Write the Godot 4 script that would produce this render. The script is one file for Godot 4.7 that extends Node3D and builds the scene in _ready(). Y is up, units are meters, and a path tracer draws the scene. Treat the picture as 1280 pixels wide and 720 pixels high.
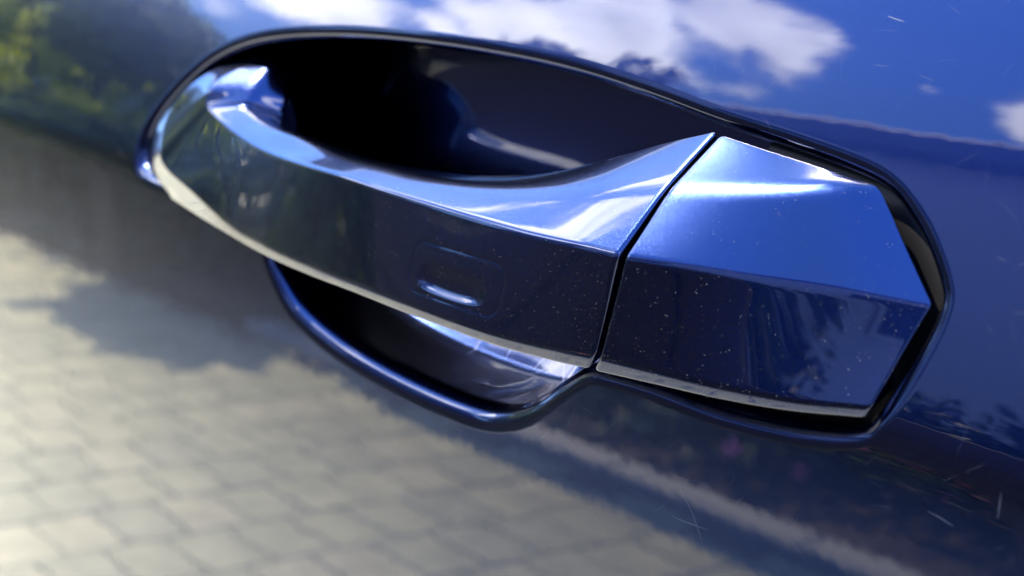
extends Node3D
# A car door's pull handle, close up. Car shapes are worked out in millimetres round the split
# between pull and cap (x to the rear of the car, y up, z out of the door); the car stands so that this split is 0.9 m up.

const PULL_STATIONS := [
	[Vector3(-0.4, 17.7, -4.0), Vector3(-0.5, 9.3, 7.0), Vector3(-0.8, -0.5, 16.7), Vector3(-3.3, -17.6, 19.3), Vector3(-5.0, -20.0, 19.0)],
	[Vector3(-9.8, 15.3, -3.5), Vector3(-12.7, 7.7, 8.0), Vector3(-10.3, -0.3, 16.8), Vector3(-10.9, -17.8, 20.0), Vector3(-12.7, -20.3, 19.7)],
	[Vector3(-20.3, 12.1, -2.0), Vector3(-23.2, 6.0, 9.0), Vector3(-24.6, -0.3, 16.5), Vector3(-25.3, -18.3, 20.6), Vector3(-27.4, -20.6, 20.3)],
	[Vector3(-33.4, 8.4, -2.0), Vector3(-37.4, 4.8, 9.5), Vector3(-40.6, 0.2, 16.0), Vector3(-41.2, -18.2, 20.6), Vector3(-43.2, -20.4, 20.3)],
	[Vector3(-48.3, 5.3, -2.5), Vector3(-52.2, 4.1, 9.5), Vector3(-56.7, 0.8, 15.5), Vector3(-58.5, -17.9, 20.0), Vector3(-60.4, -20.2, 19.7)],
	[Vector3(-63.8, 3.4, -2.5), Vector3(-69.2, 3.8, 9.0), Vector3(-72.9, 1.5, 15.0), Vector3(-76.0, -17.7, 19.0), Vector3(-78.1, -19.9, 18.7)],
	[Vector3(-80.7, 2.6, -2.5), Vector3(-85.4, 4.2, 8.0), Vector3(-89.7, 2.1, 14.0), Vector3(-95.0, -17.7, 17.5), Vector3(-97.0, -20.0, 17.2)],
	[Vector3(-103.1, 2.4, -3.0), Vector3(-106.3, 4.8, 6.0), Vector3(-111.4, 2.3, 12.0), Vector3(-119.4, -17.2, 15.2), Vector3(-122.0, -19.6, 14.9)],
	[Vector3(-125.2, 3.7, -4.0), Vector3(-126.4, 6.9, 4.5), Vector3(-132.5, 2.9, 9.5), Vector3(-146.9, -15.1, 12.0), Vector3(-149.8, -18.1, 11.7)],
	[Vector3(-142.7, 5.1, -6.0), Vector3(-144.3, 8.0, 2.0), Vector3(-152.0, 5.2, 6.5), Vector3(-169.1, -10.9, 9.8), Vector3(-178.8, -16.4, 7.6)],
	[Vector3(-153.1, 7.1, -7.0), Vector3(-156.8, 9.9, 0.0), Vector3(-166.9, 8.2, 4.2), Vector3(-188.3, -7.2, 7.6), Vector3(-207.4, -13.8, 3.8)],
	[Vector3(-154.0, 8.9, -8.0), Vector3(-158.2, 11.7, -1.0), Vector3(-171.4, 10.2, 3.4), Vector3(-193.8, -2.7, 6.2), Vector3(-214.8, -9.7, 2.6)],
	[Vector3(-155.0, 12.2, -10.0), Vector3(-159.0, 14.6, -3.5), Vector3(-171.8, 13.3, 2.2), Vector3(-196.2, 3.8, 3.0), Vector3(-206.9, -0.3, 2.4)],
	[Vector3(-158.6, 15.7, -13.0), Vector3(-159.7, 17.5, -7.0), Vector3(-171.9, 15.9, -0.8), Vector3(-189.8, 12.0, 0.2), Vector3(-200.4, 7.0, 0.0)],
	[Vector3(-163.4, 18.9, -16.0), Vector3(-161.6, 20.0, -11.0), Vector3(-169.9, 18.9, -6.5), Vector3(-182.5, 17.7, -5.0), Vector3(-189.8, 14.8, -4.0)],
	[Vector3(-172.6, 20.6, -20.0), Vector3(-167.8, 21.0, -16.0), Vector3(-171.3, 20.9, -14.0), Vector3(-176.1, 20.6, -12.0), Vector3(-180.8, 19.8, -11.0)],
]
const CAP_STATIONS := [
	[Vector3(2.3, 17.3, -4.0), Vector3(2.3, 9.4, 7.0), Vector3(2.3, -0.6, 16.4), Vector3(-0.3, -17.5, 19.0), Vector3(-2.2, -20.0, 18.7)],
	[Vector3(10.7, 16.0, -4.3), Vector3(12.3, 10.4, 5.0), Vector3(13.9, -0.8, 12.9), Vector3(10.2, -17.7, 17.0), Vector3(8.6, -20.0, 16.7)],
	[Vector3(18.9, 14.8, -4.6), Vector3(22.3, 11.4, 2.3), Vector3(25.0, -1.5, 8.8), Vector3(21.9, -18.1, 14.2), Vector3(20.5, -20.2, 13.9)],
	[Vector3(25.9, 13.6, -5.0), Vector3(29.5, 12.5, -1.0), Vector3(37.0, -2.0, 4.0), Vector3(32.5, -18.3, 10.7), Vector3(31.3, -20.1, 10.4)],
	[Vector3(31.9, 12.7, -5.0), Vector3(33.4, 12.0, -4.5), Vector3(47.3, -2.4, -0.5), Vector3(43.1, -17.5, 7.0), Vector3(41.9, -19.3, 6.7)],
]
const RIM := [Vector2(-210.9, -9.0), Vector2(-210.8, -1.6), Vector2(-205.7, 6.1), Vector2(-196.5, 13.9), Vector2(-185.2, 20.6), Vector2(-171.3, 25.2), Vector2(-153.3, 27.8), Vector2(-128.8, 29.2), Vector2(-102.9, 29.3), Vector2(-73.7, 28.3), Vector2(-47.6, 26.5), Vector2(-24.1, 23.5), Vector2(-2.9, 20.0), Vector2(15.7, 17.4), Vector2(29.3, 15.1), Vector2(36.1, 12.9), Vector2(41.9, 9.1), Vector2(46.1, 5.2), Vector2(49.9, 0.3), Vector2(50.6, -2.9), Vector2(49.8, -7.4), Vector2(47.4, -14.4), Vector2(44.7, -19.5), Vector2(42.4, -22.1), Vector2(36.6, -24.0), Vector2(27.2, -25.5), Vector2(13.5, -26.3), Vector2(-1.6, -25.8), Vector2(-12.8, -26.0), Vector2(-19.2, -26.8), Vector2(-26.9, -31.6), Vector2(-35.0, -37.2), Vector2(-43.6, -40.9), Vector2(-54.0, -42.6), Vector2(-73.7, -42.6), Vector2(-95.4, -41.0), Vector2(-112.4, -38.2), Vector2(-126.8, -33.5), Vector2(-136.0, -25.6), Vector2(-140.9, -20.2), Vector2(-158.0, -17.2), Vector2(-177.9, -14.3), Vector2(-196.9, -13.3), Vector2(-207.0, -11.8)]
const PANEL_SCRATCHES := [[Vector2(4.9, -40.3), Vector2(8.5, -43.1), Vector2(10.8, -48.5)], [Vector2(3.2, -45.4), Vector2(7.4, -45.5), Vector2(11.9, -45.2)], [Vector2(54.5, -29.6), Vector2(57.0, -29.8), Vector2(58.9, -30.5)], [Vector2(65.8, -23.6), Vector2(65.9, -25.4), Vector2(65.7, -27.3)], [Vector2(24.7, 36.6), Vector2(26.4, 36.2), Vector2(28.2, 35.9)], [Vector2(13.3, 17.2), Vector2(16.0, 16.7), Vector2(19.1, 16.4)]]


const HUB := Vector2(-65.0, -2.0)
const HANDLE_HEIGHT := 0.9
var rng := RandomNumberGenerator.new()
var fine := FastNoiseLite.new()
var broad := FastNoiseLite.new()
var table := PackedFloat32Array()
var table_zero := 0.0
var taken := {}
var M := {}


func _ready() -> void:
	rng.seed = 7
	# camera
	var cam := Camera3D.new()
	cam.name = "camera"
	var eye := Vector3(183.565, 45.525, 175.373) * 0.001 + Vector3(0, HANDLE_HEIGHT, 0)
	var ahead := Vector3(-0.78221, -0.207912, -0.5873)
	add_child(cam)
	cam.look_at_from_position(eye, eye + ahead, Vector3.UP)
	var lens := CameraAttributesPhysical.new()
	lens.frustum_focal_length = 65.0
	lens.frustum_focus_distance = 0.258
	lens.exposure_aperture = 25.0
	lens.frustum_near = 0.02
	lens.frustum_far = 400.0
	cam.attributes = lens
	cam.fov = 20.93
	cam.near = 0.02
	cam.far = 400.0
	# sky, exposure
	var around := WorldEnvironment.new()
	around.name = "daylight"
	var env := Environment.new()
	env.background_mode = Environment.BG_SKY
	env.tonemap_mode = Environment.TONE_MAPPER_LINEAR
	env.tonemap_exposure = 4.0
	env.sdfgi_enabled = true
	env.ssao_enabled = true
	env.ssil_enabled = true
	env.sky = Sky.new()
	var dome := PanoramaSkyMaterial.new()
	dome.panorama = cloudy_sky()
	env.sky.sky_material = dome
	around.environment = env
	add_child(around)
	# sun
	var sun := DirectionalLight3D.new()
	sun.name = "sun"
	sun.light_energy = 1.6
	sun.light_color = Color(1.0, 0.95, 0.86)
	sun.light_angular_distance = 0.53
	sun.shadow_enabled = true
	add_child(sun)
	var to_sun := Vector3(-0.54, 0.82, 0.13)
	sun.look_at_from_position(to_sun * 20.0, Vector3.ZERO, Vector3.UP)

	fine.seed = 3
	fine.frequency = 0.33
	fine.noise_type = FastNoiseLite.TYPE_SIMPLEX
	fine.fractal_type = FastNoiseLite.FRACTAL_NONE
	broad.seed = 5
	broad.frequency = 0.03
	broad.noise_type = FastNoiseLite.TYPE_SIMPLEX
	broad.fractal_octaves = 2
	materials()
	panel_table()
	grounds()
	house()
	garden()
	car()


# ---------------------------------------------------------------- helpers

func numbered(called: String) -> String:
	var n: int = taken.get(called, 0)
	taken[called] = n + 1
	return called if n == 0 else "%s_%03d" % [called, n]


func tag(o: Node3D, label := "", category := "", group := "", kind := "") -> Node3D:
	if label: o.set_meta("label", label)
	if category: o.set_meta("category", category)
	if group: o.set_meta("group", group)
	if kind: o.set_meta("kind", kind)
	return o


func base(called: String, at := Vector3.ZERO) -> Node3D:
	var o := Node3D.new()
	o.name = numbered(called)
	add_child(o)
	o.position = at
	return o


func put(called: String, mesh: Mesh, mat: Material, parent: Node3D = null, at := Vector3.ZERO) -> MeshInstance3D:
	var o := MeshInstance3D.new()
	o.mesh = mesh
	o.material_override = mat
	if parent == null:
		o.name = numbered(called)
		add_child(o)
	else:
		o.name = called
		parent.add_child(o, true)
	o.position = at
	return o


func lin(r: float, g: float, b: float, a := 1.0) -> Color:
	var c := Color(r, g, b).linear_to_srgb()
	c.a = a
	return c


# A sheet of nu x nv points (row after row), outward side +1 or -1 of du x dv.
func sheet(p: PackedVector3Array, nu: int, nv: int, closed: bool, side: float, ripple := 0.0, uvs := 0.075, mask := PackedByteArray()) -> ArrayMesh:
	var nor := PackedVector3Array()
	nor.resize(p.size())
	var uv := PackedVector2Array()
	uv.resize(p.size())
	for i in nu:
		var i0 := (i - 1 + nu) % nu if closed else maxi(i - 1, 0)
		var i1 := (i + 1) % nu if closed else mini(i + 1, nu - 1)
		for j in nv:
			var du := p[i1 * nv + j] - p[i0 * nv + j]
			var dv := p[i * nv + mini(j + 1, nv - 1)] - p[i * nv + maxi(j - 1, 0)]
			var n := du.cross(dv) * side
			n = n.normalized() if n.length_squared() > 1e-16 else Vector3.BACK
			var q := p[i * nv + j]
			if ripple > 0.0:
				var a := ripple * fine.get_noise_3dv(q)
				var b := ripple * fine.get_noise_3dv(q + Vector3(517.0, 31.0, 9.0))
				var t := Vector3.UP.cross(n).normalized()
				n = (n + t * a + n.cross(t) * b).normalized()
			nor[i * nv + j] = n
			uv[i * nv + j] = Vector2(q.x, q.y - q.z * 0.7) * uvs
	var index := PackedInt32Array()
	for i in (nu if closed else nu - 1):
		var k := (i + 1) % nu
		for j in nv - 1:
			var a := i * nv + j
			var b := k * nv + j
			if mask.size() and mask[a] == 0:
				continue
			if side > 0.0:
				index.append_array([a, b + 1, b, a, a + 1, b + 1])
			else:
				index.append_array([a, b, b + 1, a, b + 1, a + 1])
	var scaled := PackedVector3Array()
	scaled.resize(p.size())
	for i in p.size():
		scaled[i] = p[i] * 0.001
	var arrays := []
	arrays.resize(Mesh.ARRAY_MAX)
	arrays[Mesh.ARRAY_VERTEX] = scaled
	arrays[Mesh.ARRAY_NORMAL] = nor
	arrays[Mesh.ARRAY_TEX_UV] = uv
	arrays[Mesh.ARRAY_INDEX] = index
	var m := ArrayMesh.new()
	m.add_surface_from_arrays(Mesh.PRIMITIVE_TRIANGLES, arrays)
	return m


func catmull(a: Vector3, b: Vector3, c: Vector3, d: Vector3, t: float) -> Vector3:
	return 0.5 * ((2.0 * b) + (c - a) * t + (2.0 * a - 5.0 * b + 4.0 * c - d) * t * t + (3.0 * b - a - 3.0 * c + d) * t * t * t)


# ---------------------------------------------------------------- sky

func cloudy_sky() -> ImageTexture:
	var w := 2048
	var h := 1024
	var im := Image.create(w, h, false, Image.FORMAT_RGBF)
	var puff := FastNoiseLite.new()
	puff.seed = 21
	puff.frequency = 1.0
	puff.fractal_octaves = 5
	puff.noise_type = FastNoiseLite.TYPE_SIMPLEX
	var top := Color(0.09, 0.28, 0.92)
	var low := Color(0.34, 0.6, 1.15)
	# the clouds that the door mirrors: azimuth from the front of the car outwards, height, half width, half height (degrees)
	var banks := [Vector4(26, 21.5, 5, 4), Vector4(30, 25, 5, 4.5), Vector4(34, 28.5, 5, 4.5), Vector4(37, 31.5, 4, 4), Vector4(40, 31.2, 2.4, 2.2), Vector4(46, 32.4, 0.8, 0.7), Vector4(50.8, 33, 1.7, 2.0), Vector4(19, 21, 6, 3), Vector4(12, 36, 12, 5), Vector4(-9, 39, 13, 5), Vector4(0, 61, 12, 3), Vector4(-30, 30, 12, 6), Vector4(150, 30, 12, 6), Vector4(-100, 33, 12, 6), Vector4(-160, 40, 12, 6), Vector4(-70, 45, 12, 5), Vector4(170, 45, 12, 5)]
	for y in h:
		var el := (0.5 - (y + 0.5) / h) * PI
		for x in w:
			var lon := ((x + 0.5) / w) * TAU
			var dir := Vector3(sin(lon) * cos(el), sin(el), -cos(lon) * cos(el))
			var k := pow(clampf(1.0 - maxf(dir.y, 0.0), 0, 1), 2.2)
			var c := top.lerp(low, k)
			if el > -0.1:
				var az := rad_to_deg(atan2(dir.z, -dir.x))
				var e := rad_to_deg(el)
				var body := -2.0
				for b: Vector4 in banks:
					var da := wrapf(az - b.x, -180.0, 180.0) * cos(el) / b.z
					var de := (e - b.y) / b.w
					body = maxf(body, (1.0 if b.z >= 1.0 else 0.28) - sqrt(da * da + de * de))
				if body > -1.2:
					var n := puff.get_noise_3dv(dir * Vector3(6, 13, 6))
					var thick := smoothstep(0.0, 0.55, body * 1.2 + n * 1.1 - 0.14)
					var shade := 0.72 + 0.5 * thick + 0.55 * puff.get_noise_3dv(dir * Vector3(9, 16, 9) + Vector3(3, 0, 0))
					c = c.lerp(Color(2.1, 2.08, 2.05) * shade, thick * 0.95)
			im.set_pixel(x, y, c)
	return ImageTexture.create_from_image(im)


# ---------------------------------------------------------------- materials

func plain(called: String, c: Color, rough := 0.8) -> StandardMaterial3D:
	var m := StandardMaterial3D.new()
	m.resource_name = called
	m.albedo_color = c
	m.roughness = rough
	return m


func noise_texture(freq: float, a: Color, b: Color, size := 512, s := 1) -> NoiseTexture2D:
	var t := NoiseTexture2D.new()
	t.width = size
	t.height = size
	t.seamless = true
	var n := FastNoiseLite.new()
	n.seed = s
	n.frequency = freq
	n.fractal_octaves = 4
	t.noise = n
	var g := Gradient.new()
	g.set_color(0, a)
	g.set_color(1, b)
	t.color_ramp = g
	return t


func flake_normals() -> ImageTexture:
	var s := 512
	var im := Image.create(s, s, false, Image.FORMAT_RGB8)
	for y in s:
		for x in s:
			var a := rng.randf() * TAU
			var k := 0.3 * pow(rng.randf(), 3.0)
			im.set_pixel(x, y, Color(0.5 + 0.5 * k * cos(a), 0.5 + 0.5 * k * sin(a), 0.5 + 0.5 * sqrt(1.0 - k * k)))
	return ImageTexture.create_from_image(im)


func materials() -> void:
	var paint := plain("blue metallic paint", lin(0.008, 0.018, 0.075), 0.22)
	paint.metallic = 1.0
	paint.metallic_specular = 0.15
	paint.clearcoat_enabled = true
	paint.clearcoat = 1.0
	paint.clearcoat_roughness = 0.015
	paint.normal_enabled = true
	paint.normal_texture = flake_normals()
	paint.normal_scale = 0.85
	M.paint = paint
	var rubber := plain("black rubber", lin(0.004, 0.004, 0.005), 0.4)
	rubber.metallic_specular = 0.3
	M.rubber = rubber
	M.dust = plain("pale dust", lin(0.16, 0.16, 0.16), 0.9)
	M.scratch = plain("scratched lacquer", lin(0.06, 0.075, 0.12), 0.5)
	M.bowl_scratch = plain("lacquer scraped by fingernails", lin(0.05, 0.085, 0.28), 0.45)
	M.paver = []
	for c in [Vector3(0.385, 0.365, 0.225), Vector3(0.35, 0.335, 0.21), Vector3(0.40, 0.37, 0.235), Vector3(0.32, 0.31, 0.2)]:
		var m := plain("concrete paver", Color.WHITE, 0.9)
		m.albedo_texture = noise_texture(0.02, lin(c.x * 0.75, c.y * 0.75, c.z * 0.75), lin(c.x * 1.2, c.y * 1.2, c.z * 1.2), 256, M.paver.size())
		m.uv1_triplanar = true
		m.uv1_world_triplanar = true
		m.uv1_scale = Vector3(1.7, 1.7, 1.7)
		M.paver.append(m)
	M.joint = plain("joint sand", lin(0.12, 0.11, 0.09), 0.95)
	M.kerb = plain("pale edging stone", lin(0.3, 0.29, 0.27), 0.85)
	M.soil = plain("dark soil", Color.WHITE, 0.95)
	M.soil.albedo_texture = noise_texture(0.03, lin(0.02, 0.014, 0.01), lin(0.07, 0.05, 0.035), 256, 9)
	M.soil.uv1_triplanar = true
	M.soil.uv1_world_triplanar = true
	M.leaf = plain("green leaf", lin(0.035, 0.065, 0.015), 0.55)
	M.leaf.backlight_enabled = true
	M.leaf.backlight = Color(0.3, 0.35, 0.06)
	M.bright_leaf = plain("yellow green leaf", lin(0.13, 0.15, 0.025), 0.5)
	M.bright_leaf.backlight_enabled = true
	M.bright_leaf.backlight = Color(0.8, 0.85, 0.1)
	M.dark_leaf = plain("dark green leaf", lin(0.02, 0.045, 0.015), 0.5)
	M.petal = plain("pink petal", lin(0.75, 0.2, 0.3), 0.6)
	M.bark = plain("bark", lin(0.06, 0.045, 0.03), 0.9)
	M.wood = plain("dark stained timber", lin(0.055, 0.032, 0.025), 0.7)
	M.render = plain("pale rendered wall", lin(0.68, 0.66, 0.72), 0.9)
	M.slate = plain("slate", lin(0.05, 0.05, 0.06), 0.6)
	M.glass = plain("window glass", lin(0.02, 0.025, 0.03), 0.05)
	M.white = plain("white frame", lin(0.7, 0.7, 0.68), 0.4)


const ORDER := ["first", "second", "third", "fourth", "fifth", "sixth", "seventh", "eighth", "ninth", "tenth", "eleventh", "twelfth", "thirteenth", "fourteenth", "fifteenth", "sixteenth", "seventeenth", "eighteenth", "nineteenth", "twentieth", "twenty-first", "twenty-second", "twenty-third", "twenty-fourth", "twenty-fifth", "twenty-sixth"]


# ---------------------------------------------------------------- what the paint mirrors

func box_mesh(size: Vector3, bevel := 0.0) -> ArrayMesh:
	var st := SurfaceTool.new()
	st.begin(Mesh.PRIMITIVE_TRIANGLES)
	var e := size * 0.5
	var b := bevel
	# a box with its top edge chamfered
	var ring := [Vector3(-e.x, -e.y, -e.z), Vector3(e.x, -e.y, -e.z), Vector3(e.x, -e.y, e.z), Vector3(-e.x, -e.y, e.z)]
	var mid := []
	var up := []
	for r: Vector3 in ring:
		mid.append(Vector3(r.x, e.y - b, r.z))
		up.append(Vector3(r.x - signf(r.x) * b, e.y, r.z - signf(r.z) * b))
	for k in 4:
		var n := (k + 1) % 4
		quad(st, ring[k], ring[n], mid[n], mid[k])
		if b > 0.0:
			quad(st, mid[k], mid[n], up[n], up[k])
	quad(st, up[0], up[1], up[2], up[3])
	quad(st, ring[3], ring[2], ring[1], ring[0])
	st.generate_normals()
	return st.commit()


func quad(st: SurfaceTool, a: Vector3, b: Vector3, c: Vector3, d: Vector3) -> void:
	st.set_smooth_group(-1)
	for v in [a, b, c, a, c, d]:
		st.add_vertex(v)


func grounds() -> void:
	var g := PlaneMesh.new()
	g.size = Vector2(160, 160)
	var o := put("ground", g, M.soil, null, Vector3(0, -0.06, 0))
	tag(o, "bare dark ground round the paved strip", "", "", "structure")
	var bed := box_mesh(Vector3(17.0, 0.05, 2.92))
	var p := put("paving", bed, M.joint, null, Vector3(-3.5, -0.032, 0.25))
	tag(p, "sunlit beige block paving beside the car, mirrored in the lower door", "", "", "structure")
	var w := 0.18
	var l := 0.12
	var shapes := [box_mesh(Vector3(w - 0.005, 0.05, l - 0.005), 0.003), box_mesh(Vector3(w - 0.006, 0.05, l - 0.004), 0.004)]
	var spots := []
	for r in 94:
		for k in 24:
			var x := -11.95 + (r + 0.5) * w
			var z := -1.2 + (k + 0.5 + (0.5 if r % 2 else 0.0)) * l
			if z < 1.65:
				spots.append(Vector3(x, 0, z))
	var near := Vector3(-2.2, 0, 0.9)
	spots.sort_custom(func(a, b): return (a - near).length_squared() < (b - near).length_squared())
	var rest := [SurfaceTool.new(), SurfaceTool.new(), SurfaceTool.new(), SurfaceTool.new()]
	for k in spots.size():
		var s: Vector3 = spots[k]
		var turn := Basis.from_euler(Vector3(rng.randfn(0, 0.006), rng.randfn(0, 0.008), rng.randfn(0, 0.006)))
		var at := Transform3D(turn, s + Vector3(0, -0.024 + rng.randf_range(-0.001, 0.001), 0))
		var tone := rng.randi() % 4
		if k < 300:
			var b := put("paver", shapes[k % 2], M.paver[tone], p)
			at.origin -= p.position
			b.transform = at
		else:
			at.origin -= p.position
			rest[tone].append_from(shapes[k % 2], 0, at)
	for tone in 4:
		var b := put("farther_pavers", rest[tone].commit(), M.paver[tone], p)
		b.set_meta("kind", "stuff")
	var kerb := base("edging", Vector3(-3.5, -0.03, 1.763))
	tag(kerb, "pale stone edging between paving and flower bed", "", "", "structure")
	var stone := box_mesh(Vector3(0.494, 0.1, 0.08), 0.008)
	for k in range(17, 34):
		var e := put("edging_stone", stone, M.kerb, kerb, Vector3(-8.25 + k * 0.5, rng.randf_range(-0.002, 0.002), 0))
	var soil := put("flower_bed", box_mesh(Vector3(40.0, 0.06, 12.0)), M.soil, null, Vector3(-6, -0.035, 7.808))
	tag(soil, "dark soil bed behind the paving", "", "", "structure")


func house() -> void:
	var h := base("house", Vector3(0, 0, 6.0))
	tag(h, "pale rendered house standing behind the flower bed, mirrored right of the handle", "house")
	put("wall", box_mesh(Vector3(22, 5.2, 8)), M.render, h, Vector3(3.0, 2.6, 4.0))
	put("roof", box_mesh(Vector3(22.4, 0.3, 8.4), 0.08), M.slate, h, Vector3(3.0, 5.35, 4.0))
	for k in 6:
		var win := put("window", box_mesh(Vector3(1.5, 1.2, 0.06)), M.white, h, Vector3(-6.0 + k * 3.6, 3.6, -0.03))
		put("pane", box_mesh(Vector3(1.34, 1.04, 0.02)), M.glass, win, Vector3(0, 0, -0.035))


func leaf_mesh(size: float) -> ArrayMesh:
	var st := SurfaceTool.new()
	st.begin(Mesh.PRIMITIVE_TRIANGLES)
	var a := Vector3(0, 0, 0)
	var b := Vector3(size * 0.32, size * 0.06, size * 0.5)
	var c := Vector3(0, 0, size)
	var d := Vector3(-size * 0.32, size * 0.06, size * 0.5)
	for v in [a, c, b, a, d, c]:
		st.set_smooth_group(-1)
		st.add_vertex(v)
	st.generate_normals()
	return st.commit()


# leaves through the volume of a crown made of several clumps
func crown(called: String, parent: Node3D, clumps: Array, count: int, size: float, mat: Material) -> MultiMeshInstance3D:
	var mm := MultiMesh.new()
	mm.transform_format = MultiMesh.TRANSFORM_3D
	mm.mesh = leaf_mesh(size)
	mm.instance_count = count
	for i in count:
		var c: Vector4 = clumps[rng.randi() % clumps.size()]
		var dir := Vector3(rng.randfn(), rng.randfn(), rng.randfn()).normalized()
		var at := Vector3(c.x, c.y, c.z) + dir * c.w * pow(rng.randf(), 0.45)
		var turn := Basis.from_euler(Vector3(rng.randf() * TAU, rng.randf() * TAU, rng.randf() * TAU)).scaled(Vector3.ONE * rng.randf_range(0.7, 1.3))
		mm.set_instance_transform(i, Transform3D(turn, at))
	var o := MultiMeshInstance3D.new()
	o.name = called
	o.multimesh = mm
	o.material_override = mat
	o.set_meta("kind", "stuff")
	parent.add_child(o, true)
	return o


func stem(st: SurfaceTool, a: Vector3, b: Vector3, ra: float, rb: float) -> void:
	var d := (b - a).normalized()
	var s := d.cross(Vector3(0.3, 0.2, 1)).normalized()
	var t := d.cross(s)
	var n := 7
	for k in n:
		var u0 := s * cos(TAU * k / n) + t * sin(TAU * k / n)
		var u1 := s * cos(TAU * (k + 1) / n) + t * sin(TAU * (k + 1) / n)
		for v in [a + u0 * ra, b + u1 * rb, a + u1 * ra, a + u0 * ra, b + u0 * rb, b + u1 * rb]:
			st.add_vertex(v)


func tree(label: String, at: Vector3, height: float, spread: float, mat: Material, count: int) -> Node3D:
	var t := base("garden_tree", at)
	tag(t, label, "tree", "trees behind the flower bed")
	var st := SurfaceTool.new()
	st.begin(Mesh.PRIMITIVE_TRIANGLES)
	stem(st, Vector3.ZERO, Vector3(0, height * 0.5, 0), height * 0.03, height * 0.02)
	var clumps := []
	for k in 13:
		var a := k * 2.4
		var q := Vector3(cos(a) * spread * rng.randf_range(0.2, 0.8), height * rng.randf_range(0.35, 0.95), sin(a) * spread * rng.randf_range(0.2, 0.8))
		clumps.append(Vector4(q.x, q.y, q.z, spread * rng.randf_range(0.22, 0.42)))
		stem(st, Vector3(0, height * 0.3, 0), q, height * 0.012, height * 0.004)
	st.generate_normals()
	put("trunk", st.commit(), M.bark, t)
	crown("crown", t, clumps, count, 0.16, mat)
	return t


func garden() -> void:
	# a timber fence: its rails throw the dark band on the paving's edge
	var fence := base("garden_fence", Vector3(0, 0, 1.79))
	tag(fence, "dark stained post and rail fence along the flower bed", "fence")
	for k in 4:
		put("post", box_mesh(Vector3(0.07, 1.2, 0.066), 0.01), M.wood, fence, Vector3(-3.3 + k * 2.2, 0.6, 0.051))
	for y in [1.135, 0.895, 0.655]:
		put("rail", box_mesh(Vector3(6.8, 0.23, 0.03), 0.005), M.wood, fence, Vector3(0.0, y, 0))
	# tall bushes that keep the far edge of the paving in shade
	for k in 12:
		var bush := base("garden_bush", Vector3(-11.4 + k * 0.7, 0, 2.15 + 0.06 * sin(k * 2.3)))
		tag(bush, ORDER[11 - k] + " dark leafy bush from the fence, overhanging the edge of the paving", "bush", "bushes along the far edge of the paving")
		var lumps := []
		for c in 9:
			lumps.append(Vector4(rng.randf_range(-0.25, 0.25), rng.randf_range(0.25, 1.35), rng.randf_range(-0.12, 0.2), 0.3))
		crown("foliage", bush, lumps, 1500, 0.09, M.dark_leaf)
		crown("lit_sprays", bush, lumps, 160, 0.09, M.leaf)
	# shrubs in the bed
	for k in 26:
		var x := -11.5 + k * 0.55 + rng.randf_range(-0.15, 0.15)
		var z := 2.15 + rng.randf_range(0.0, 0.9)
		var hgt := rng.randf_range(0.35, 0.75)
		var s := base("flowering_shrub", Vector3(x, 0, z))
		tag(s, ORDER[k] + (" low green shrub with pink flowers along the bed, counted from its front end" if k % 2 == 0 else " low plain green shrub along the bed, counted from its front end"), "shrub", "shrubs in the flower bed")
		var clumps := []
		for c in 5:
			clumps.append(Vector4(rng.randf_range(-0.2, 0.2), hgt * rng.randf_range(0.35, 0.8), rng.randf_range(-0.2, 0.2), hgt * 0.35))
		crown("foliage", s, clumps, 420, 0.075, M.leaf)
		if k % 2 == 0:
			crown("blossom", s, clumps, 170, 0.06, M.petal)
	var cover := base("ground_cover")
	var mats := []
	for k in 620:
		mats.append(Vector4(rng.randf_range(-21.0, 3.0), 0.03, rng.randf_range(1.95, 4.2), 0.22))
	var low := crown("ground_cover", cover, mats, 36000, 0.09, M.dark_leaf)
	tag(cover, "dark green ground cover filling the flower bed", "ground cover", "", "stuff")
	# clipped hedge
	var hedge := base("garden_hedge", Vector3(-7, 0, 4.6))
	tag(hedge, "dark clipped hedge behind the flower bed", "hedge")
	var rows := []
	for k in 84:
		for up in 4:
			rows.append(Vector4(-19.0 + k * 0.36, 0.35 + up * 0.5, 0, 0.45))
	crown("foliage", hedge, rows, 76000, 0.12, M.dark_leaf)
	crown("lit_sprays", hedge, rows, 5000, 0.12, M.leaf)
	# trees
	tree("broad yellow green tree, farthest to the front of the car", Vector3(-14.0, 0, 4.9), 5.7, 2.6, M.bright_leaf, 11000)
	tree("tall green tree beside the broad yellow green one", Vector3(-10.2, 0, 4.4), 4.4, 1.7, M.leaf, 7000)
	tree("tall full tree standing in front of the car", Vector3(-17.5, 0, 3.0), 6.0, 2.2, M.leaf, 9000)
	tree("largest tree, straight ahead of the car", Vector3(-23.0, 0, 1.6), 8.5, 3.2, M.leaf, 10000)
	tree("low bushy tree in front of the broad yellow green one", Vector3(-11.8, 0, 3.9), 3.7, 1.4, M.bright_leaf, 6000)
	tree("slim green tree at the corner of the house", Vector3(-8.3, 0, 5.8), 6.3, 0.8, M.dark_leaf, 4000)
	var y := tree("young tree that shades a patch of the paving", Vector3(-4.35, 0, 1.72), 1.7, 0.28, M.leaf, 1100)


# ---------------------------------------------------------------- the car

func panel_slope(v: float) -> float:
	var up := tan(deg_to_rad(17.0 + 8.0 * clampf(v / 55.0, 0.0, 1.3)))
	var lo := tan(deg_to_rad(1.0 - 3.0 * clampf(-v / 150.0, 0.0, 3.0)))
	return lerpf(lo, up, 1.0 / (1.0 + exp(-clampf(v / 1.6, -60.0, 60.0))))


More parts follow.
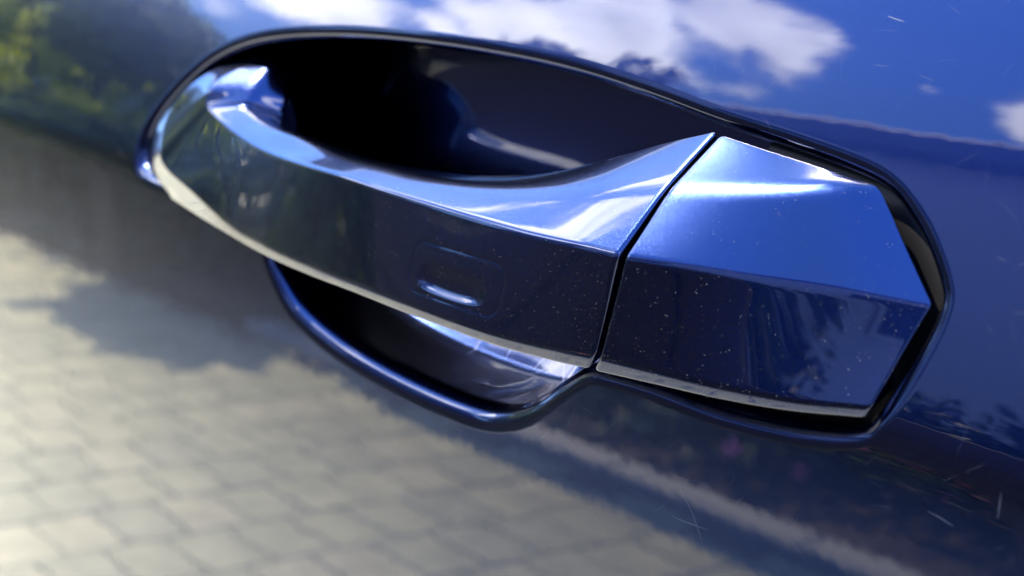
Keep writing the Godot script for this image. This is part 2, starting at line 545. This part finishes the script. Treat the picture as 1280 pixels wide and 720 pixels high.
func panel_table() -> void:
	var z := 0.0
	for k in 4001:
		table.append(z)
		z -= 0.25 * panel_slope(-700.0 + (k + 0.5) * 0.25)
	table_zero = panel_z_at(crease_offset(0.0, 0.0))


func crease_offset(x: float, y: float) -> float:
	return y + 21.5 + 0.05 * (x - 45.0)


func panel_z_at(v: float) -> float:
	var k := clampf((v + 700.0) * 4.0, 0.0, 3999.0)
	var i := int(k)
	return lerpf(table[i], table[i + 1], k - i)


func panel_z(x: float, y: float) -> float:
	return panel_z_at(crease_offset(x, y)) - table_zero + 0.006 * broad.get_noise_2d(x, y)


func rim_points(per: int) -> PackedVector2Array:
	var out := PackedVector2Array()
	var n := RIM.size()
	for i in n:
		for k in per:
			var p := catmull(flat(RIM[(i - 1 + n) % n]), flat(RIM[i]), flat(RIM[(i + 1) % n]), flat(RIM[(i + 2) % n]), float(k) / per)
			out.append(Vector2(p.x, p.y))
	for pass_ in 6:
		var soft := out.duplicate()
		for i in out.size():
			soft[i] = (out[(i - 1 + out.size()) % out.size()] + out[i] * 2.0 + out[(i + 1) % out.size()]) * 0.25
		out = soft
	return out


func flat(v: Vector2) -> Vector3:
	return Vector3(v.x, v.y, 0)


func car() -> void:
	var c := base("car", Vector3(0, HANDLE_HEIGHT, 0))
	tag(c, "metallic dark blue car, its glossy door and body coloured pull handle seen close up", "car")
	door(c)
	pull(c)
	cap(c)
	gasket(c)
	dust(c)


const LIP := 4.0

# the folded edge is rounder along the bottom of the recess
func lip_at(p: Vector2) -> float:
	return LIP + 0.9 * smoothstep(-26.0, -36.0, p.y) - 0.6 * smoothstep(-20.0, 20.0, p.y)


func door(c: Node3D) -> void:
	var rim := rim_points(18)
	var nu := rim.size()
	var across := []   # outward 2D normal at each rim point
	for i in nu:
		var t := (rim[(i + 2) % nu] - rim[(i - 2 + nu) % nu]).normalized()
		var o := Vector2(-t.y, t.x)
		across.append(o if o.dot(rim[i] - HUB) > 0.0 else -o)
	var steps := [0.0]
	var s := 0.35
	while steps[-1] < 1400.0:
		steps.append(steps[-1] + s)
		s = minf(s * 1.05, 1.5) if steps[-1] < 330.0 else s * 1.2
	var arc := 14
	var nv: int = arc + steps.size() - 1
	var p := PackedVector3Array()
	p.resize(nu * nv)
	for i in nu:
		var lip := lip_at(rim[i])
		var wall: Vector2 = rim[i] - across[i] * lip * 0.7
		for j in arc:
			var a := PI * 0.5 * j / (arc - 1)
			var at: Vector2 = wall + across[i] * lip * (1.0 - cos(a))
			var edge: Vector2 = wall + across[i] * lip
			var tilt: float = panel_z(at.x, at.y)
			p[i * nv + j] = Vector3(at.x, at.y, tilt - lip * (1.0 - sin(a)))
		var start: Vector2 = wall + across[i] * lip
		var dir := (start - HUB).normalized()
		# as far as the edges of the door
		var far := 1e9
		if dir.x > 0.0: far = minf(far, (330.0 - start.x) / dir.x)
		if dir.x < 0.0: far = minf(far, (-860.0 - start.x) / dir.x)
		if dir.y > 0.0: far = minf(far, (150.0 - start.y) / dir.y)
		if dir.y < 0.0: far = minf(far, (-560.0 - start.y) / dir.y)
		for j in range(1, steps.size()):
			var at := start + dir * minf(steps[j], far + 0.001 * steps[j])
			p[i * nv + arc - 1 + j] = Vector3(at.x, at.y, panel_z(at.x, at.y))
	var panel := put("door_panel", sheet(p, nu, nv, true, -1.0, 0.0015), M.paint, c)
	# the recess behind the pull
	var turn := 40
	var rows := turn + 14
	var q := PackedVector3Array()
	q.resize(nu * rows)
	for i in nu:
		var lip := lip_at(rim[i])
		var wall: Vector2 = rim[i] - across[i] * lip * 0.7
		var z0: float = panel_z(wall.x, wall.y) - lip
		var lower := smoothstep(-12.0, -30.0, wall.y)
		var reach := minf(lerpf(6.0, 22.0, lower), 0.8 * wall.distance_to(HUB))
		var inward := (HUB - wall).normalized()
		for j in rows:
			var a := PI * 0.5 * minf(float(j) / turn, 1.0)
			var f := minf(float(j) / turn, 1.0)
			# along the bottom: a steep lip of about 12 mm, then a scoop that rises towards the rim
			var lip_part := clampf(f / 0.25, 0.0, 1.0)
			var scoop := clampf((f - 0.25) / 0.75, 0.0, 1.0)
			var ins := 0.06 * lip_part * lip_part + 0.94 * scoop
			var fall := 0.45 * lip_part + 0.55 * (1.0 - pow(1.0 - scoop, 1.15))
			var at := wall + inward * reach * lerpf(1.0 - cos(a), ins, lower)
			if j > turn:
				at = at.lerp(HUB, float(j - turn) / (rows - 1 - turn))
			var floor_z := -34.0 - 0.14 * maxf(at.y + 4.0, 0.0)
			q[i * rows + j] = Vector3(at.x, at.y, lerpf(z0, floor_z, lerpf(sin(a), fall, lower)))
	scratches(c, q, nu, rows, rim)
	put("handle_recess", sheet(q, nu, rows, true, 1.0, 0.002), M.paint, c)


# hairline scratches: narrow pale ribbons a hundredth of a millimetre proud of the paint
func ribbon(path: Array, normals: Array, wide: float) -> ArrayMesh:
	var p := PackedVector3Array()
	for k in path.size():
		var along: Vector3 = (path[mini(k + 1, path.size() - 1)] - path[maxi(k - 1, 0)]).normalized()
		var n: Vector3 = normals[k]
		var side := along.cross(n).normalized() * wide * (0.15 + sin(PI * (k + 0.3) / path.size()))
		for s in [-0.5, 0.0, 0.5]:
			p.append(path[k] + side * s + n * (0.012 if s == 0.0 else 0.004))
	return sheet(p, path.size(), 3, false, 1.0)


func scratches(c: Node3D, q: PackedVector3Array, nu: int, rows: int, rim: PackedVector2Array) -> void:
	for line in PANEL_SCRATCHES:
		var path := []
		var normals := []
		for k in 13:
			var t := k / 12.0
			var at: Vector2 = line[0].lerp(line[1], t).lerp(line[1].lerp(line[2], t), t)
			path.append(Vector3(at.x, at.y, panel_z(at.x, at.y)))
			var gx := panel_z(at.x + 0.3, at.y) - panel_z(at.x - 0.3, at.y)
			var gy := panel_z(at.x, at.y + 0.3) - panel_z(at.x, at.y - 0.3)
			normals.append(Vector3(-gx, -gy, 0.6).normalized())
		put("scratch", ribbon(path, normals, 0.09), M.scratch, c)
	# washing marks: faint hairlines, most of them to the rear of the handle
	var hair := SurfaceTool.new()
	for k in 160:
		var at := Vector2(rng.randf_range(-60.0, 80.0), rng.randf_range(-60.0, 42.0))
		if Geometry2D.is_point_in_polygon(at, rim):
			continue
		var run := Vector2.from_angle(rng.randfn(0.5, 0.9)) * rng.randf_range(1.5, 6.0)
		if Geometry2D.is_point_in_polygon(at + run, rim):
			continue
		var bow := run.orthogonal() * rng.randf_range(-0.06, 0.06)
		var path := []
		var normals := []
		for s in 6:
			var t := s / 5.0
			var p := at + run * t + bow * t * (1.0 - t) * 4.0
			path.append(Vector3(p.x, p.y, panel_z(p.x, p.y)))
			var gx := panel_z(p.x + 0.3, p.y) - panel_z(p.x - 0.3, p.y)
			var gy := panel_z(p.x, p.y + 0.3) - panel_z(p.x, p.y - 0.3)
			normals.append(Vector3(-gx, -gy, 0.6).normalized())
		hair.append_from(ribbon(path, normals, rng.randf_range(0.011, 0.022)), 0, Transform3D())
	var marks := put("washing_marks", hair.commit(), M.scratch, c)
	marks.set_meta("kind", "stuff")
	# fingernail marks in the recess
	var made := 0
	while made < 230:
		var i := rng.randi() % nu
		if rim[i].y > -30.0 or rim[i].x < -110.0:
			continue
		var j := rng.randf_range(8.0, 34.0)
		var di := rng.randfn(0.0, 4.0)
		var dj := rng.randf_range(4.0, 14.0)
		var bend := rng.randf_range(-3.0, 3.0)
		var path := []
		var normals := []
		for k in 9:
			var t := k / 8.0
			var fi := i + di * t + bend * t * (1.0 - t)
			var fj := minf(j + dj * t, rows - 3.0)
			var a := (int(floor(fi)) + nu) % nu
			var b := int(fj)
			var n1 := (a + 1) % nu
			var p00 := q[a * rows + b]
			var p10 := q[n1 * rows + b]
			var p01 := q[a * rows + b + 1]
			path.append(p00 + (p10 - p00) * (fi - floor(fi)) + (p01 - p00) * (fj - b))
			var n := (p10 - p00).cross(p01 - p00).normalized()
			normals.append(n if n.z > 0.0 else -n)
		put("scratch", ribbon(path, normals, rng.randf_range(0.04, 0.2)), M.bowl_scratch, c)
		made += 1


# a ring through the corners of a section, each corner rounded
func section(pts: Array, round: Array, front_steps: int) -> PackedVector3Array:
	var out := PackedVector3Array()
	var n := pts.size()
	for i in n:
		var a: Vector3 = pts[(i - 1 + n) % n]
		var b: Vector3 = pts[i]
		var d: Vector3 = pts[(i + 1) % n]
		var r: float = minf(round[i], 0.45 * minf(a.distance_to(b), b.distance_to(d)))
		var u := b + (a - b).normalized() * r
		var v := b + (d - b).normalized() * r
		for k in 7:
			var t := k / 6.0
			out.append(u.lerp(b, t).lerp(b.lerp(v, t), t))
		# the flat to the next corner
		var e: Vector3 = pts[(i + 2) % n]
		var r2: float = minf(round[(i + 1) % n], 0.45 * minf(b.distance_to(d), d.distance_to(e)))
		var w := d + (b - d).normalized() * r2
		var steps := front_steps if i == 2 else 7
		for k in range(1, steps + 1):
			out.append(v.lerp(w, k / (steps + 1.0)))
	return out


func loft(stations: Array, per: int, round: Array, front_steps: int) -> Array:
	var corners := []
	var n := stations.size()
	for i in n - 1:
		for k in (per if i < n - 2 else per + 1):
			var t := float(k) / per
			var pts := []
			for j in 5:
				var before: Vector3 = stations[i - 1][j] if i > 0 else stations[0][j] * 2.0 - stations[1][j]
				var after: Vector3 = stations[i + 2][j] if i + 2 < n else stations[n - 1][j] * 2.0 - stations[n - 2][j]
				pts.append(catmull(before, stations[i][j], stations[i + 1][j], after, t))
			corners.append(pts)
	var rows := []
	for pts in corners:
		# close the section behind
		var lower: Vector3 = pts[4] + Vector3(0, 4, -7)
		var back: Vector3 = pts[0] + Vector3(0, -9, -3)
		rows.append(section([pts[0], pts[1], pts[2], pts[3], pts[4], lower, back], round, front_steps))
	return rows


# part 0: the whole of it; 1: all but the touch pad; 2: the touch pad
func rows_mesh(rows: Array, side: float, ripple: float, part := 0) -> ArrayMesh:
	var nv: int = rows[0].size() + 1
	var p := PackedVector3Array()
	for r: PackedVector3Array in rows:
		p.append_array(r)
		p.append(r[0])
	var mask := PackedByteArray()
	if part > 0:
		mask.resize(p.size())
		for k in p.size():
			var v := p[k]
			var inside := v.z > 12.0 and rounded(pad_place(v), Vector2(14.6, 4.6), 3.4) < 0.0
			mask[k] = 1 if inside == (part == 2) else 0
	return sheet(p, rows.size(), nv, false, side, ripple, 0.075, mask)


func ends(rows: Array) -> Array:
	# bevelled ends: the section drawn in a little and filled
	var out := []
	for at in [0, rows.size() - 1]:
		var r: PackedVector3Array = rows[at]
		var mid := Vector3.ZERO
		for v in r: mid += v / r.size()
		var beside: PackedVector3Array = rows[1] if at == 0 else rows[at - 1]
		var mid2 := Vector3.ZERO
		for v in beside: mid2 += v / beside.size()
		var off := (mid - mid2).normalized()
		var grown := []
		for k in [0.0, 0.3, 0.6, 0.85, 1.0]:
			var a: float = k * PI * 0.5
			var ring := PackedVector3Array()
			for v in r:
				ring.append(v + (mid - v).normalized() * 0.9 * (1.0 - cos(a)) + off * 0.9 * sin(a))
			grown.append(ring)
		var shut := PackedVector3Array()
		for v in r: shut.append(mid + off * 0.9)
		grown.append(shut)
		out.append(grown)
	var all: Array = []
	var first: Array = out[0]
	first.reverse()
	all.append_array(first.slice(0, -1))
	all.append_array(rows)
	all.append_array(out[1].slice(1))
	return all


# how far a point lies outside a rounded rectangle
func rounded(p: Vector2, half: Vector2, r: float) -> float:
	var q := p.abs() - half + Vector2(r, r)
	return Vector2(maxf(q.x, 0), maxf(q.y, 0)).length() + minf(maxf(q.x, q.y), 0.0) - r


const PAD_AT := Vector2(-42.3, -10.9)
const PAD_TURN := 0.015

func pad_place(v: Vector3) -> Vector2:
	return (Vector2(v.x, v.y) - PAD_AT).rotated(PAD_TURN)


func pull(c: Node3D) -> void:
	var rows := loft(PULL_STATIONS, 40, [0.8, 2.5, 0.9, 0.9, 0.8, 2.0, 2.0], 64)
	# the touch pad: a fine groove round it and a scooped finger slot in its lower half
	for k in rows.size():
		var r: PackedVector3Array = rows[k]
		for j in r.size():
			var v := r[j]
			if v.z < 12.0 or v.x > -20.0 or v.x < -64.0 or v.y > -3.5 or v.y < -17.5:
				continue
			var at := pad_place(v)
			var d := rounded(at, Vector2(14.6, 4.6), 3.4)
			var sink := 0.065 * exp(-pow(d / 0.3, 2.0)) + 0.02 * smoothstep(0.0, -0.6, d)
			var low := at - Vector2(-0.8, -2.6)
			low.y -= 0.004 * low.x * low.x
			var e := sqrt(pow(absf(low.x) / 11.8, 5.0) + pow(absf(low.y) / (1.6 if low.y < 0.0 else 4.8), 2.0))
			sink += 0.42 * (1.0 - smoothstep(0.1, 1.0, e))
			r[j] = v + Vector3(0, 0.12, -1.0) * sink
		rows[k] = r
	rows = ends(rows)
	var o := put("pull_handle", rows_mesh(rows, 1.0, 0.0012, 1), M.paint, c)
	put("touch_pad", rows_mesh(rows, 1.0, 0.0012, 2), M.paint, o)


# specks of pale dust lying on the paint
func dust(c: Node3D) -> void:
	var spots := []
	for part in ["pull_handle", "handle_cap", "door_panel", "handle_recess"]:
		var arrays: Array = (c.get_node(part) as MeshInstance3D).mesh.surface_get_arrays(0)
		var v: PackedVector3Array = arrays[Mesh.ARRAY_VERTEX]
		var n: PackedVector3Array = arrays[Mesh.ARRAY_NORMAL]
		var want: int = {"pull_handle": 5000, "handle_cap": 2200, "door_panel": 5000, "handle_recess": 900}[part]
		var tries := 0
		while want > 0 and tries < 200000:
			tries += 1
			var k := rng.randi() % v.size()
			if n[k].z < 0.15 or v[k].x < -0.26 or v[k].y < -0.12 or v[k].y > 0.06 or v[k].x > 0.09:
				continue
			var off := n[k].cross(Vector3.RIGHT).normalized() * rng.randf_range(-0.0006, 0.0006)
			spots.append([v[k] + off, n[k]])
			want -= 1
	var speck := SphereMesh.new()
	speck.radius = 1.0
	speck.height = 2.0
	speck.radial_segments = 6
	speck.rings = 3
	var mm := MultiMesh.new()
	mm.transform_format = MultiMesh.TRANSFORM_3D
	mm.mesh = speck
	mm.instance_count = spots.size()
	for i in spots.size():
		var size := 0.000015 + 0.000055 * pow(rng.randf(), 5.0)
		var up: Vector3 = spots[i][1]
		var side := up.cross(Vector3(rng.randf(), rng.randf(), rng.randf())).normalized()
		mm.set_instance_transform(i, Transform3D(Basis(side * size * rng.randf_range(0.7, 1.6), up * size * 0.6, side.cross(up) * size), spots[i][0]))
	var o := MultiMeshInstance3D.new()
	o.name = "dust"
	o.multimesh = mm
	o.material_override = M.dust
	o.set_meta("kind", "stuff")
	c.add_child(o, true)


func gasket(c: Node3D) -> void:
	var rim := rim_points(18)
	var line := []
	var n := rim.size()
	for i in n:
		if rim[i].x > 6.0:
			line.append(i)
	# the run of rim round the cap, upper side first
	line.sort_custom(func(a, b): return (rim[a] - Vector2(-20, -3)).angle() > (rim[b] - Vector2(-20, -3)).angle())
	var p := PackedVector3Array()
	for i: int in line:
		var t := (rim[(i + 2) % n] - rim[(i - 2 + n) % n]).normalized()
		var o := Vector2(-t.y, t.x)
		if o.dot(rim[i] - HUB) < 0.0: o = -o
		for k in 8:
			var at: Vector2 = rim[i] - o * (2.2 + 1.1 * k)
			p.append(Vector3(at.x, at.y, panel_z(at.x, at.y) - 4.2 - 2.0 * sin(k / 7.0 * PI) * (-0.5) - 0.3 * k))
	put("cap_gasket", sheet(p, line.size(), 8, false, 1.0), M.rubber, c)


func cap(c: Node3D) -> void:
	var rows := ends(loft(CAP_STATIONS, 30, [0.8, 2.5, 0.9, 0.9, 0.8, 2.0, 2.0], 30))
	put("handle_cap", rows_mesh(rows, -1.0, 0.0008), M.paint, c)
